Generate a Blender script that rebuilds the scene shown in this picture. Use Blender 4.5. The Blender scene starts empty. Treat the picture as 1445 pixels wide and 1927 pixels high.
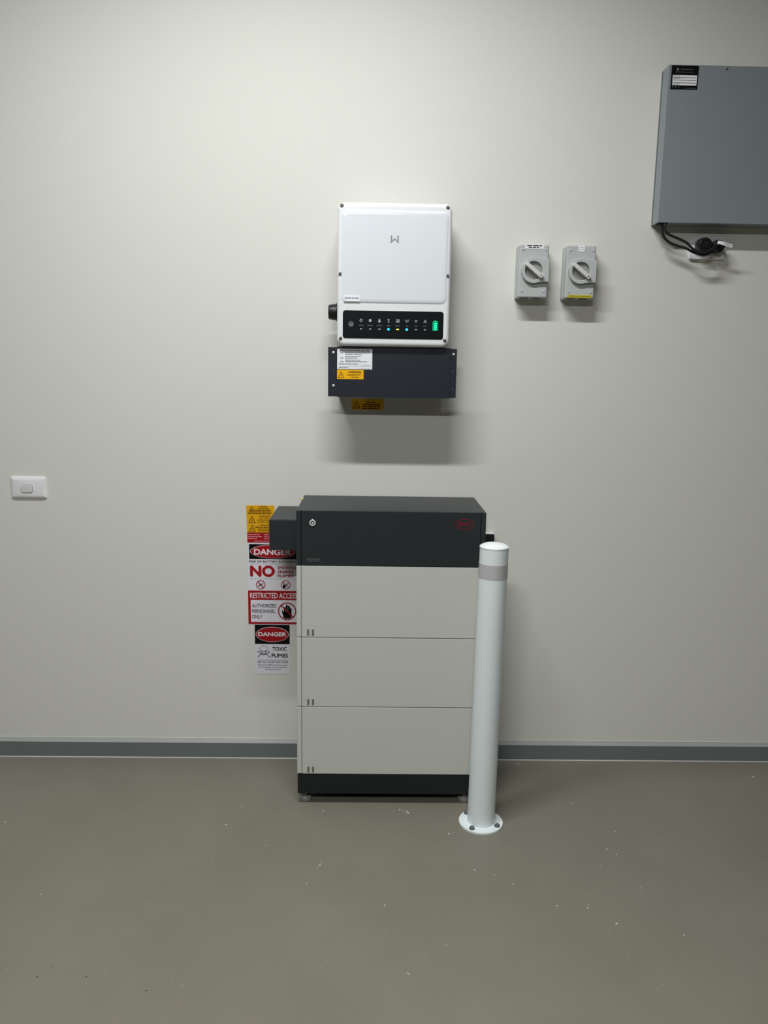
import bpy, bmesh, math, random
from mathutils import Matrix, Vector
random.seed(7)
S = bpy.context.scene
COL = S.collection
PI = math.pi

# ------------------------------------------------------------------ camera
F_PX = 1493.14
CAM = Vector((.2273, -2.7136, 1.4132)); PITCH, YAW, ROLL = .1795, .0176, .0157
fw = Vector((math.sin(YAW) * math.cos(PITCH), math.cos(YAW) * math.cos(PITCH), -math.sin(PITCH)))
rt = Vector((math.cos(YAW), -math.sin(YAW), 0)); up = rt.cross(fw)
r2 = rt * math.cos(ROLL) + up * math.sin(ROLL); u2 = up * math.cos(ROLL) - rt * math.sin(ROLL)
cd = bpy.data.cameras.new('camera'); cam = bpy.data.objects.new('camera', cd); COL.objects.link(cam)
cd.sensor_fit = 'VERTICAL'; cd.sensor_height = 36; cd.lens = F_PX / 1927 * 36; cd.clip_start = .05
M = Matrix((r2, u2, -fw)).transposed().to_4x4(); M.translation = CAM
cam.matrix_world = M
S.camera = cam

# ------------------------------------------------------------------ world, exposure
W = bpy.data.worlds.new('world'); S.world = W; W.use_nodes = True
W.node_tree.nodes['Background'].inputs[0].default_value = (.02, .02, .02, 1)
W.node_tree.nodes['Background'].inputs[1].default_value = 0.2
S.view_settings.view_transform = 'Standard'; S.view_settings.look = 'None'
S.view_settings.gamma = 1; S.view_settings.use_curve_mapping = False
S.view_settings.exposure = 0.0
# ceiling battens (the room's lamps, built further down): (x centre, y, length, watts, beam spread, label)
CEIL = 3.16
BATTENS = [(-.05, -1.2, 1.2, 46.5, 162, 'ceiling batten light nearest the equipment wall'),
           (-.25, -4.0, 1.2, 90.0, 174, 'ceiling batten light further from the equipment wall')]
ROOM_L, ROOM_R, ROOM_F = -5.0, 6.0, -9.0

# ------------------------------------------------------------------ materials
def lin(c):
    c = c / 255
    return c / 12.92 if c <= .04045 else ((c + .055) / 1.055) ** 2.4
def mat(name, rgb, rough=.5, metal=0, spec=.5, var=.03, scale=30, bump=0, bscale=300, emit=0, coat=0):
    m = bpy.data.materials.new(name); m.use_nodes = True
    nt = m.node_tree; b = nt.nodes['Principled BSDF']
    c = [lin(v) for v in rgb]
    b.inputs['Roughness'].default_value = rough; b.inputs['Metallic'].default_value = metal
    b.inputs['Specular IOR Level'].default_value = spec; b.inputs['Coat Weight'].default_value = coat
    tc = nt.nodes.new('ShaderNodeTexCoord')
    n = nt.nodes.new('ShaderNodeTexNoise'); n.inputs['Scale'].default_value = scale; n.inputs['Detail'].default_value = 4
    nt.links.new(tc.outputs['Object'], n.inputs['Vector'])
    r = nt.nodes.new('ShaderNodeValToRGB')
    r.color_ramp.elements[0].position = .3; r.color_ramp.elements[1].position = .7
    r.color_ramp.elements[0].color = (*[v * (1 - var) for v in c], 1)
    r.color_ramp.elements[1].color = (*[min(1, v * (1 + var)) for v in c], 1)
    nt.links.new(n.outputs['Fac'], r.inputs['Fac']); nt.links.new(r.outputs['Color'], b.inputs['Base Color'])
    if bump:
        n2 = nt.nodes.new('ShaderNodeTexNoise'); n2.inputs['Scale'].default_value = bscale; n2.inputs['Detail'].default_value = 3
        nt.links.new(tc.outputs['Object'], n2.inputs['Vector'])
        bp = nt.nodes.new('ShaderNodeBump'); bp.inputs['Strength'].default_value = bump; bp.inputs['Distance'].default_value = .001
        nt.links.new(n2.outputs['Fac'], bp.inputs['Height']); nt.links.new(bp.outputs['Normal'], b.inputs['Normal'])
    if emit:
        b.inputs['Emission Color'].default_value = (*c, 1); b.inputs['Emission Strength'].default_value = emit
    return m
MT = {
 'wall': mat('wall_paint', (218, 219, 212), .75, spec=.2, var=.008, scale=1.5, bump=.06, bscale=260),
 'panel': mat('dark_cladding', (120, 121, 120), .7, spec=.2, var=.01),
 'ceiling': mat('ceiling_paint', (190, 190, 187), .8, spec=.2, var=.01),
 'skirt': mat('skirting_paint', (112, 120, 121), .5, spec=.3, var=.03, scale=8),
 'bevel': mat('skirting_top_pale', (158, 161, 159), .5, spec=.3, var=.03, scale=8),  # paler tone than the skirting face
 'caulk': mat('sealant', (196, 198, 192), .6, spec=.3, var=.05),
 'chip': mat('plaster_chip', (205, 203, 194), .8, spec=.2, var=.06, scale=80),
 'chipdark': mat('grit', (78, 74, 66), .8, spec=.2, var=.06, scale=80),
 'gloss': mat('glossy_white_plastic', (222, 228, 233), .12, spec=.5, var=.004),
 'satin': mat('satin_white_plastic', (231, 234, 236), .22, spec=.45, var=.004),
 'backshell': mat('cast_back_shell', (190, 193, 195), .45, spec=.4, var=.02),
 'white': mat('white_plastic', (233, 233, 236), .35, spec=.4, var=.006),
 'iso': mat('grey_polycarbonate', (184, 189, 188), .42, spec=.4, var=.01),
 'isodark': mat('dial_grey', (150, 152, 150), .4, spec=.4, var=.01),
 'knobw': mat('dial_handle_grey', (212, 213, 210), .35, spec=.4, var=.01),
 'module': mat('light_grey_coat', (200, 202, 195), .55, spec=.3, var=.006, bump=.05, bscale=900),
 'anth': mat('anthracite_coat', (40, 46, 48), .42, spec=.35, var=.02, bump=.05, bscale=900),
 'plinth': mat('black_coat', (28, 33, 33), .55, spec=.3, var=.02),
 'seam': mat('dark_gap', (40, 42, 41), .8, spec=.1, var=.02),
 'mark': mat('grey_mark', (112, 114, 108), .6, spec=.2, var=.02),
 'fadedmark': mat('faint_grey_print', (92, 97, 96), .6, spec=.2, var=.02),
 'blackmetal': mat('black_sheet_metal', (36, 40, 48), .38, spec=.4, var=.05, scale=12),
 'zinc': mat('zinc_screw', (222, 224, 225), .28, metal=.35, var=.03, scale=200),
 'chrome': mat('bright_lock_metal', (236, 239, 241), .25, metal=.25, var=.01),
 'footpad': mat('foot_pad_grey', (150, 152, 150), .4, metal=.2, var=.03),
 'steel': mat('dull_bolt', (112, 116, 117), .35, metal=.5, var=.05, scale=200),
 'screwdark': mat('recessed_screw', (110, 113, 114), .35, metal=.8, var=.05, scale=200),
 'hole': mat('dark_socket', (28, 28, 28), .7, spec=.2, var=.02),
 'black': mat('black_plastic', (22, 23, 24), .4, spec=.4, var=.03),
 'rubber': mat('black_rubber', (26, 26, 27), .5, spec=.35, var=.04),
 'glass': mat('black_display', (14, 18, 22), .3, spec=.3, var=.02),
 'cabinet': mat('grey_cabinet_coat', (134, 143, 148), .27, spec=.5, var=.012, scale=6, bump=.04, bscale=800),
 'bollard': mat('white_powder_coat', (230, 240, 241), .38, spec=.4, var=.006),
 'tape': mat('grey_reflective_tape', (188, 189, 191), .35, spec=.5, var=.03, scale=120),
 'paperw': mat('white_vinyl', (224, 223, 232), .45, spec=.35, var=.006),
 'labelw': mat('white_label', (236, 239, 244), .4, spec=.35, var=.006),
 'yellow': mat('yellow_vinyl', (240, 182, 8), .42, spec=.35, var=.02),
 'yellowdeep': mat('deep_yellow_vinyl', (224, 168, 10), .42, spec=.35, var=.02),
 'yellowgreen': mat('yellow_strip', (198, 186, 24), .45, spec=.3, var=.02),
 'red': mat('red_vinyl', (158, 8, 22), .42, spec=.35, var=.02),
 'inkblack': mat('black_ink', (10, 10, 12), .5, spec=.15, var=.01),
 'inkbrown': mat('dark_print_on_yellow', (84, 42, 8), .5, spec=.3, var=.01),
 'inkgrey': mat('grey_print', (96, 100, 106), .5, spec=.3, var=.01),
 'inkwhite': mat('white_print', (232, 226, 232), .5, spec=.3, var=.01),
 'inkpink': mat('pale_print_on_red', (226, 150, 160), .5, spec=.3, var=.01),
 'logogrey': mat('logo_grey', (140, 144, 148), .35, spec=.4, var=.01),
 'logored': mat('logo_red', (140, 18, 42), .4, spec=.4, var=.01),
 'tag': mat('yellow_tag', (222, 205, 96), .5, spec=.3, var=.02),
 'iconw': mat('icon_print', (196, 200, 204), .5, spec=.3, var=.01),
 'ledblue': mat('blue_led', (20, 190, 240), .4, emit=.9), 'ledamber': mat('amber_led', (250, 214, 80), .4, emit=.95),
 'ledgreen': mat('green_led', (16, 220, 160), .4, emit=.8),
 'housing': mat('lamp_housing', (230, 230, 228), .5, var=.01),
}
def floor_mat():
    m = bpy.data.materials.new('painted_concrete'); m.use_nodes = True
    nt = m.node_tree; b = nt.nodes['Principled BSDF']
    tc = nt.nodes.new('ShaderNodeTexCoord')
    n = nt.nodes.new('ShaderNodeTexNoise'); n.inputs['Scale'].default_value = 2.2; n.inputs['Detail'].default_value = 6
    n.inputs['Roughness'].default_value = .6
    r = nt.nodes.new('ShaderNodeValToRGB')
    a = [lin(v) for v in (119, 116, 104)]; c = [lin(v) for v in (126, 123, 111)]
    r.color_ramp.elements[0].position = .35; r.color_ramp.elements[1].position = .68
    r.color_ramp.elements[0].color = (*a, 1); r.color_ramp.elements[1].color = (*c, 1)
    nt.links.new(tc.outputs['Object'], n.inputs['Vector']); nt.links.new(n.outputs['Fac'], r.inputs['Fac'])
    # faint dusty scuffs
    n3 = nt.nodes.new('ShaderNodeTexNoise'); n3.inputs['Scale'].default_value = 38; n3.inputs['Detail'].default_value = 8
    r3 = nt.nodes.new('ShaderNodeValToRGB'); r3.color_ramp.elements[0].position = .69; r3.color_ramp.elements[1].position = .78
    mx = nt.nodes.new('ShaderNodeMix'); mx.data_type = 'RGBA'
    nt.links.new(tc.outputs['Object'], n3.inputs['Vector']); nt.links.new(n3.outputs['Fac'], r3.inputs['Fac'])
    nt.links.new(r3.outputs['Color'], mx.inputs[0]); nt.links.new(r.outputs['Color'], mx.inputs[6])
    mx.inputs[7].default_value = (*[lin(v) for v in (150, 145, 133)], 1)
    nt.links.new(mx.outputs[2], b.inputs['Base Color'])
    n2 = nt.nodes.new('ShaderNodeTexNoise'); n2.inputs['Scale'].default_value = 160
    nt.links.new(tc.outputs['Object'], n2.inputs['Vector'])
    bp = nt.nodes.new('ShaderNodeBump'); bp.inputs['Strength'].default_value = .12; bp.inputs['Distance'].default_value = .001
    nt.links.new(n2.outputs['Fac'], bp.inputs['Height']); nt.links.new(bp.outputs['Normal'], b.inputs['Normal'])
    b.inputs['Roughness'].default_value = .5; b.inputs['Specular IOR Level'].default_value = .35
    return m
MT['floor'] = floor_mat()
def lamp_mat(name, strength):
    m = bpy.data.materials.new(name); m.use_nodes = True
    nt = m.node_tree; b = nt.nodes['Principled BSDF']
    b.inputs['Base Color'].default_value = (.9, .9, .9, 1)
    b.inputs['Emission Color'].default_value = (1, .985, .95, 1); b.inputs['Emission Strength'].default_value = strength
    return m

# ------------------------------------------------------------------ mesh helpers
ORG = {}
def thing(name, label, cat, loc, group=None):
    o = bpy.data.objects.new(name, None); COL.objects.link(o); o.location = loc; o.empty_display_size = .05
    o['label'] = label; o['category'] = cat
    if group: o['group'] = group
    ORG[o] = Vector(loc)
    return o
def part(name, bm, m, parent=None, label=None, smooth=True, angle=35):
    """bm is in world coordinates; the object is placed under its thing."""
    off = ORG[parent] if parent else Vector((0, 0, 0))
    bmesh.ops.recalc_face_normals(bm, faces=bm.faces)
    bmesh.ops.translate(bm, verts=bm.verts, vec=-off)
    me = bpy.data.meshes.new(name)
    if smooth:
        for f in bm.faces: f.smooth = True
        for e in bm.edges:
            if len(e.link_faces) == 2 and e.calc_face_angle(0) > math.radians(angle): e.smooth = False
    bm.to_mesh(me); bm.free()
    me.materials.append(MT[m] if isinstance(m, str) else m)
    o = bpy.data.objects.new(name, me); COL.objects.link(o)
    if smooth:
        wn = o.modifiers.new('weighted_normals', 'WEIGHTED_NORMAL'); wn.keep_sharp = True; wn.weight = 100
    if parent: o.parent = parent
    if label: o['label'] = label
    ORG[o] = off
    return o
def struct(name, bm, m, parent=None):
    o = part(name, bm, m, parent)
    if not parent: o['kind'] = 'structure'
    return o
def B(): return bmesh.new()
def box(bm, x0, x1, y0, y1, z0, z1, bev=0, seg=2):
    v = [bm.verts.new(p) for p in ((x0,y0,z0),(x1,y0,z0),(x1,y1,z0),(x0,y1,z0),(x0,y0,z1),(x1,y0,z1),(x1,y1,z1),(x0,y1,z1))]
    fs = [bm.faces.new([v[i] for i in q]) for q in ((0,1,2,3),(4,5,6,7),(0,1,5,4),(1,2,6,5),(2,3,7,6),(3,0,4,7))]
    if bev:
        es = set(e for f in fs for e in f.edges)
        bmesh.ops.bevel(bm, geom=list(es), offset=bev, segments=seg, affect='EDGES', profile=.5)
    return bm
def rr(x0, x1, z0, z1, r, n=6):
    pts = []
    for cx, cz, a0 in ((x1-r, z1-r, 0), (x0+r, z1-r, 90), (x0+r, z0+r, 180), (x1-r, z0+r, 270)):
        for k in range(n+1):
            a = math.radians(a0 + 90*k/n); pts.append((cx + r*math.cos(a), cz + r*math.sin(a)))
    return pts
def circ(cx, cz, r, n=32, rz=None):
    return [(cx + r*math.cos(2*PI*k/n), cz + (rz or r)*math.sin(2*PI*k/n)) for k in range(n)]
def loft(bm, rings):
    """rings: list of (outline [(x,z)], y) from the wall outwards; closed at both ends."""
    vs = [[bm.verts.new((x, y, z)) for x, z in o] for o, y in rings]
    n = len(vs[0])
    for a, b in zip(vs, vs[1:]):
        for i in range(n): bm.faces.new((a[i], a[(i+1) % n], b[(i+1) % n], b[i]))
    bm.faces.new(vs[0]); bm.faces.new(vs[-1])
    return bm
def slab(bm, outline, yback, yfront):
    return loft(bm, [(outline, yback), (outline, yfront)])
def flat(bm, outline, y):
    bm.faces.new([bm.verts.new((x, y, z)) for x, z in outline]); return bm
def ringflat(bm, cx, cz, ro, ri, y, n=32, ey=1):
    a = [bm.verts.new((cx+ro*math.cos(2*PI*k/n), y, cz+ey*ro*math.sin(2*PI*k/n))) for k in range(n)]
    b = [bm.verts.new((cx+ri*math.cos(2*PI*k/n), y, cz+(ey*ro-(ro-ri))*math.sin(2*PI*k/n))) for k in range(n)]
    for k in range(n): bm.faces.new((a[k], a[(k+1) % n], b[(k+1) % n], b[k]))
    return bm
def stroke(bm, pts, w, y, closed=False):
    """flat line of width w along pts [(x,z)] on plane y"""
    P = [Vector((p[0], p[1])) for p in pts]
    if closed: P.append(P[0])
    for a, b in zip(P, P[1:]):
        d = (b-a); L = d.length
        if L == 0: continue
        d /= L; n = Vector((-d.y, d.x))*w/2; a2 = a - d*w*.35; b2 = b + d*w*.35
        flat(bm, [tuple(a2+n), tuple(b2+n), tuple(b2-n), tuple(a2-n)], y)
    return bm
def lathe(bm, c, prof, n=40, axis='z'):
    """prof: (r, h) pairs along axis from c; ends closed"""
    rings = []
    for r, h in prof:
        row = []
        for k in range(n):
            a = 2*PI*k/n; u, v = r*math.cos(a), r*math.sin(a)
            row.append(bm.verts.new((c[0]+u, c[1]+v, c[2]+h) if axis == 'z' else ((c[0]+u, c[1]-h, c[2]+v) if axis == 'y' else (c[0]+h, c[1]+u, c[2]+v))))
        rings.append(row)
    for a, b in zip(rings, rings[1:]):
        for k in range(n): bm.faces.new((a[k], a[(k+1) % n], b[(k+1) % n], b[k]))
    bm.faces.new(rings[0]); bm.faces.new(rings[-1])
    return bm
def catmull(P, n=8):
    P = [Vector(p) for p in P]; Q = [2*P[0]-P[1]] + P + [2*P[-1]-P[-2]]; out = []
    for i in range(1, len(Q)-2):
        p0, p1, p2, p3 = Q[i-1:i+3]
        for k in range(n):
            t = k/n
            out.append(.5*((2*p1)+(p2-p0)*t+(2*p0-5*p1+4*p2-p3)*t*t+(3*p1-p0-3*p2+p3)*t**3))
    out.append(P[-1]); return out
def tube(bm, P, r, n=10):
    prev = None; nrm = None; first = None
    for i, p in enumerate(P):
        t = ((P[min(i+1, len(P)-1)] - P[max(i-1, 0)])).normalized()
        if nrm is None: nrm = t.orthogonal().normalized()
        nrm = (nrm - t*nrm.dot(t)).normalized(); bn = t.cross(nrm)
        row = [bm.verts.new(p + nrm*r*math.cos(2*PI*k/n) + bn*r*math.sin(2*PI*k/n)) for k in range(n)]
        if prev:
            for k in range(n): bm.faces.new((prev[k], prev[(k+1) % n], row[(k+1) % n], row[k]))
        else: first = row
        prev = row
    bm.faces.new(first); bm.faces.new(prev)
    return bm
def text(bm, s, x0, x1, z0, z1, y, bold=.0):
    """lettering fitted to the box x0..x1, z0..z1 on plane y"""
    cu = bpy.data.curves.new('txt', 'FONT'); cu.body = s; cu.size = 1; cu.resolution_u = 3; cu.fill_mode = 'FRONT'
    ob = bpy.data.objects.new('txt', cu)
    me = bpy.data.meshes.new_from_object(ob)
    xs = [v.co.x for v in me.vertices]; zs = [v.co.y for v in me.vertices]
    k = bold*.9; a, b, c, d = min(xs)-k, max(xs)+k, min(zs)-k, max(zs)+k
    # heavier strokes: the same glyphs laid a hair apart
    for i, (ox, oz) in enumerate(((-k, 0), (k, 0), (0, -k), (0, k), (0, 0)) if k else ((0, 0),)):
        vv = [bm.verts.new((x0+(v.co.x+ox-a)/(b-a)*(x1-x0), y-i*2e-5, z0+(v.co.y+oz-c)/(d-c)*(z1-z0))) for v in me.vertices]
        for p in me.polygons:
            try: bm.faces.new([vv[q] for q in p.vertices])
            except ValueError: pass
    bpy.data.objects.remove(ob); bpy.data.curves.remove(cu); bpy.data.meshes.remove(me)
    return bm
def dashes(bm, x0, x1, z, h, y, seed=0):
    """a line of print too small to read in the photograph: word-long strokes"""
    rnd = random.Random(seed); x = x0
    while x < x1 - h:
        w = min(rnd.uniform(2.2, 6.5)*h, x1-x)
        flat(bm, [(x, z-h/2), (x+w, z-h/2), (x+w, z+h/2), (x, z+h/2)], y); x += w + .7*h
    return bm
def rect(x0, x1, z0, z1): return [(x0, z0), (x1, z0), (x1, z1), (x0, z1)]
EP = .0005

# ------------------------------------------------------------------ the room
struct('floor', box(B(), ROOM_L-.1, ROOM_R+.1, ROOM_F-.1, .1, -.1, 0), 'floor')
struct('wall_back', box(B(), ROOM_L-.1, ROOM_R+.1, 0, .1, 0, CEIL), 'wall')
struct('wall_left', box(B(), ROOM_L-.1, ROOM_L, ROOM_F, 0, 0, CEIL), 'panel')
struct('wall_right', box(B(), ROOM_R, ROOM_R+.1, ROOM_F, 0, 0, CEIL), 'panel')
struct('wall_front', box(B(), ROOM_L-.1, ROOM_R+.1, ROOM_F-.1, ROOM_F, 0, CEIL), 'panel')
struct('ceiling', box(B(), ROOM_L-.1, ROOM_R+.1, ROOM_F-.1, .1, CEIL, CEIL+.1), 'ceiling')
# skirting with a bevelled top edge and a bead of sealant at the floor
bm = B()
prof = [(0, 0), (-.012, 0), (-.012, .0605), (-.0015, .0725), (0, .0725)]
a = [bm.verts.new((ROOM_L, y, z)) for y, z in prof]; b = [bm.verts.new((ROOM_R, y, z)) for y, z in prof]
for i in range(5): bm.faces.new((a[i], a[(i+1) % 5], b[(i+1) % 5], b[i]))
bm.faces.new(a); bm.faces.new(b)
bb = struct('baseboard_back', bm, 'skirt')
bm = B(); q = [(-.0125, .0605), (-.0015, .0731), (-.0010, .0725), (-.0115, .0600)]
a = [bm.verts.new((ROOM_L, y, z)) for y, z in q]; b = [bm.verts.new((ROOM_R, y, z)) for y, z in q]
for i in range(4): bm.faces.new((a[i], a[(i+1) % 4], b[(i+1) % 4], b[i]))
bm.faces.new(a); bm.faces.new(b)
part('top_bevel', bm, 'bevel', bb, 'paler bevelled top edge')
bm = B(); tube(bm, [Vector((ROOM_L, -.0115, .0015)), Vector((ROOM_R, -.0115, .0015))], .003, 8)
part('sealant_bead', bm, 'caulk', bb, 'pale sealant bead along the floor')
bm = B(); tube(bm, [Vector((ROOM_L, -.0008, .0735)), Vector((ROOM_R, -.0008, .0735))], .0016, 8)
part('paint_line', bm, 'caulk', bb, 'pale paint line above the skirting')

# ------------------------------------------------------------------ ceiling battens
for x, y, L, watts, spread, lab in BATTENS:
    t = thing('batten_light', lab, 'light', (x, y, CEIL), 'ceiling batten lights')
    part('housing', box(B(), x-L/2-.02, x+L/2+.02, y-.050, y+.050, CEIL-.040, CEIL, .004), 'housing', t)
    part('diffuser', box(B(), x-L/2, x+L/2, y-.035, y+.035, CEIL-.050, CEIL-.039, .003), lamp_mat('lit_diffuser', 2.0), t)
    ld = bpy.data.lights.new('tube', 'AREA'); ld.shape = 'RECTANGLE'; ld.size = L; ld.size_y = .06
    ld.energy = watts; ld.spread = math.radians(spread); ld.color = (1, .998, .992)
    lo = bpy.data.objects.new('tube', ld); COL.objects.link(lo); lo.parent = t; lo.location = (0, 0, -.052)

# ------------------------------------------------------------------ battery tower
bx0, bx1, byf, byb = 0, .585, -.318, -.020
Z = [.1073, .3403, .5733, .8063]; ZT = .980
t = thing('battery_tower', 'light grey three-module battery tower with anthracite top unit standing on floor', 'battery', (.2925, -.17, 0))
pl = part('plinth', box(B(), bx0+.001, bx1-.001, byf+.001, byb, .037, Z[0]-.001, .003), 'plinth', t, 'black plinth')
for fx in (.0235, .5515):
    for fy in (-.283, -.055):
        bm = B(); lathe(bm, (fx, fy, 0), [(.0195, 0), (.0215, .003), (.0215, .011), (.018, .016), (.008, .018), (.008, .038)], 28)
        part('foot', bm, 'footpad', pl, 'round levelling foot')
for i in range(3):
    z0, z1 = Z[i]+.0012, Z[i+1]-.0012
    mo = part('battery_module', box(B(), bx0, bx1, byf+.010, byb, z0, z1, .0025), 'module', t)
    part('front_panel', box(B(), bx0+.0162, bx1-.0162, byf, byf+.011, z0, z1, .0014), 'module', mo)
    for xa, xb in ((bx0, bx0+.0150), (bx1-.0150, bx1)):
        part('end_cap', box(B(), xa, xb, byf+.0006, byf+.012, z0, z1, .0022), 'module', mo)
    for xa in (.0330, .0483):
        part('grey_bar', box(B(), xa, xa+.0068, byf-.0004, byf+.001, Z[i]+.006, Z[i]+.0262), 'mark', mo)
ct = part('control_unit', box(B(), bx0, bx1, byf+.010, byb, Z[3]+.001, ZT, .003), 'anth', t, 'anthracite control unit on top of the modules')
part('front_panel', box(B(), bx0+.0162, bx1-.0162, byf, byf+.011, Z[3]+.001, ZT, .0015), 'anth', ct)
for xa, xb in ((bx0, bx0+.0150), (bx1-.0150, bx1)):
    part('end_cap', box(B(), xa, xb, byf+.0006, byf+.012, Z[3]+.001, ZT, .0022), 'anth', ct)
lk = part('lock', lathe(B(), (.0505, byf, .9417), [(.0098, 0), (.0098, .0018), (.0086, .0030), (.0066, .0030), (.0060, .0012)], 28, 'y'), 'chrome', ct, 'round bright lock')
part('lock_slot', lathe(B(), (.0505, byf-.0010, .9417), [(.0060, 0), (.0058, .0006)], 24, 'y'), 'hole', ct)
bm = B(); lathe(bm, (.0505, byf-.001, .9417), [(.0034, 0), (.0032, .0022)], 16, 'y'); box(bm, .0478, .0532, byf-.0036, byf-.0005, .9485, .9535, .0006)
part('lock_core', bm, 'chrome', ct)
bm = B(); y = byf-EP
ringflat(bm, .5185, .9424, .0282, .0266, y, 48, .60)
text(bm, 'BYD', .5005, .5365, .9365, .9485, y, .02)
part('logo', bm, 'logored', ct, 'red oval letter logo', smooth=False)
bm = B(); text(bm, 'PREMIUM', .0331, .0742, .8188, .8300, y, .012)
part('lettering', bm, 'fadedmark', ct, smooth=False)
part('cable_cover', box(B(), -.0915, -.0005, -.257, -.010, .8395, .9395, .004), 'anth', t, 'anthracite cable cover box on the left side')
bm = B(); box(bm, -.0060, .0035, -.102, -.090, ZT-.0030, ZT+.0010, .0005); box(bm, -.0060, -.0040, -.102, -.090, ZT-.006, ZT+.0005, .0005)
part('yellow_tag', bm, 'tag', t, 'small pale yellow tag')
t = thing('cable_duct', 'small black cable duct on wall between the battery and bollard top', 'duct', (.62, 0, .77))
part('duct_body', box(B(), .560, .6600, -.0160, 0, .770, .8490, .0015), 'black', t)
part('duct_lid', box(B(), .560, .6590, -.0165, -.0002, .8495, .8525, .0008), 'satin', t, 'pale top edge')

# ------------------------------------------------------------------ inverter
X0, X1, IZ0, IZ1, YI = .1157, .4685, 1.4798, 1.9115, -.1620
t = thing('inverter', 'glossy white wall inverter with black display strip and a grey W mark', 'inverter', (.2925, -.02, IZ0))
part('mounting_bracket', box(B(), .17, .415, -.018, 0, 1.62, 1.82, .002), 'steel', t)
bm = B(); r = .020
loft(bm, [(rr(X0+.006, X1-.006, IZ0+.006, IZ1-.006, r), -.018), (rr(X0+.003, X1-.003, IZ0+.003, IZ1-.003, r), -.022), (rr(X0+.003, X1-.003, IZ0+.003, IZ1-.003, r), -.112)])
part('back_shell', bm, 'backshell', t)
bm = B(); ring = []
ring.append((rr(X0, X1, IZ0, IZ1, .022), -.1125))
e = .013
for k in range(0, 7):
    a = math.radians(90*k/6); d = e*(1-math.cos(a)); dy = e*math.sin(a)*.9
    ring.append((rr(X0+d, X1-d, IZ0+d, IZ1-d, max(.022-d*.75, .006)), -.1470-dy))
loft(bm, ring)
cv = part('front_cover', bm, 'satin', t)
YB = -.1470-e*.9
# raised upper face
bm = B(); ring = []
px0, px1, pz0, pz1 = .1285, .4565, 1.6125, 1.8875
for k in range(6):
    a = math.radians(90*k/5); d = .013*(1-math.cos(a)); dy = (abs(YI-YB))*math.sin(a)
    ring.append((rr(px0+d, px1-d, pz0+d, pz1-d, .016), YB+.0005 if k == 0 else YB-dy))
loft(bm, ring)
fp = part('raised_face', bm, 'gloss', t)
bm = B(); y = YI-EP; lx0, lx1, lz0, lz1 = .2798, .3045, 1.7918, 1.8146; w = .0046
flat(bm, [(lx0, lz0), (lx0+w, lz0+.0035), (lx0+w, lz1), (lx0, lz1)], y)
flat(bm, [(lx1-w, lz0+.0035), (lx1, lz0), (lx1, lz1), (lx1-w, lz1)], y)
mx = (lx0+lx1)/2
flat(bm, [(lx0, lz0), (mx, lz0+.0100), (mx, lz0+.0140), (mx-.0028, lz0+.0140), (lx0+w, lz0+.0055)], y)
flat(bm, [(lx1, lz0), (lx1-w, lz0+.0055), (mx+.0028, lz0+.0140), (mx, lz0+.0140), (mx, lz0+.0100)], y)
part('logo', bm, 'logogrey', fp, 'grey angular W mark', smooth=False)
bm = B(); box(bm, .1360, .1866, YI-.0012, YI, 1.6160, 1.6325)
lb = part('label_strip', bm, 'labelw', t, 'small white printed label')
bm = B(); y = YI-.0012-EP; dashes(bm, .1392, .1830, 1.6262, .0024, y, 3)
dashes(bm, .1392, .1425, 1.6205, .0012, y, 4); part('print', bm, 'inkgrey', lb, smooth=False)
# screws in the cover corners and sides
for sx, sz in ((.1290, 1.9000), (.4535, 1.8995), (.1252, 1.6980), (.4580, 1.6975), (.1272, 1.5025), (.4550, 1.5010)):
    sc = part('screw_well', lathe(B(), (sx, YB+.006, sz), [(.0058, 0), (.0058, .0062), (.0050, .0066)], 20, 'y'), 'mark', t)
    bm = B(); lathe(bm, (sx, YB-.0005, sz), [(.0036, 0), (.0036, .0010), (.0026, .0018), (.0016, .0018), (.0014, .0008)], 18, 'y')
    part('screw', bm, 'screwdark', sc)
# display strip
bm = B(); slab(bm, rr(.1338, .4492, 1.5042, 1.5890, .008), YB+.0005, YB-.0014)
dp = part('display_strip', bm, 'glass', t, 'black display strip with status icons')
y = YB-.0014-EP; yy = y
ic = [.191, .2197, .2484, .2772, .3060, .3347, .3634, .392]; zi, zt, zl = 1.5588, 1.5438, 1.5330
s = .0044
def icon(bm): part('icon', bm, 'iconw', dp, smooth=False)
bm = B(); ringflat(bm, ic[0], zi, s, s-.0011, y, 20); stroke(bm, [(ic[0], zi+.0005), (ic[0], zi+.0052)], .0013, y); icon(bm)
bm = B(); ringflat(bm, ic[1], zi, s, s-.0009, y, 20); flat(bm, rr(ic[1]-.0022, ic[1]+.0022, zi-.003, zi+.003, .001, 3), y); icon(bm)
bm = B(); flat(bm, rect(ic[2]-.0030, ic[2]+.0030, zi-.0050, zi+.0008), y); stroke(bm, [(ic[2]-.0026, zi+.001), (ic[2]-.0026, zi+.0045), (ic[2]+.0026, zi+.0045), (ic[2]+.0026, zi+.001)], .0009, y); flat(bm, rect(ic[2]-.0012, ic[2]+.0012, zi+.0045, zi+.0060), y); icon(bm)
bm = B(); stroke(bm, [(ic[3], zi-.005), (ic[3], zi+.0052)], .0012, y); stroke(bm, [(ic[3]-.0035, zi+.0045), (ic[3]+.0035, zi+.0045)], .0009, y); stroke(bm, [(ic[3]-.0026, zi+.002), (ic[3]+.0026, zi+.002)], .0008, y); stroke(bm, [(ic[3]-.002, zi-.005), (ic[3], zi+.001), (ic[3]+.002, zi-.005)], .0008, y); icon(bm)
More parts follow.
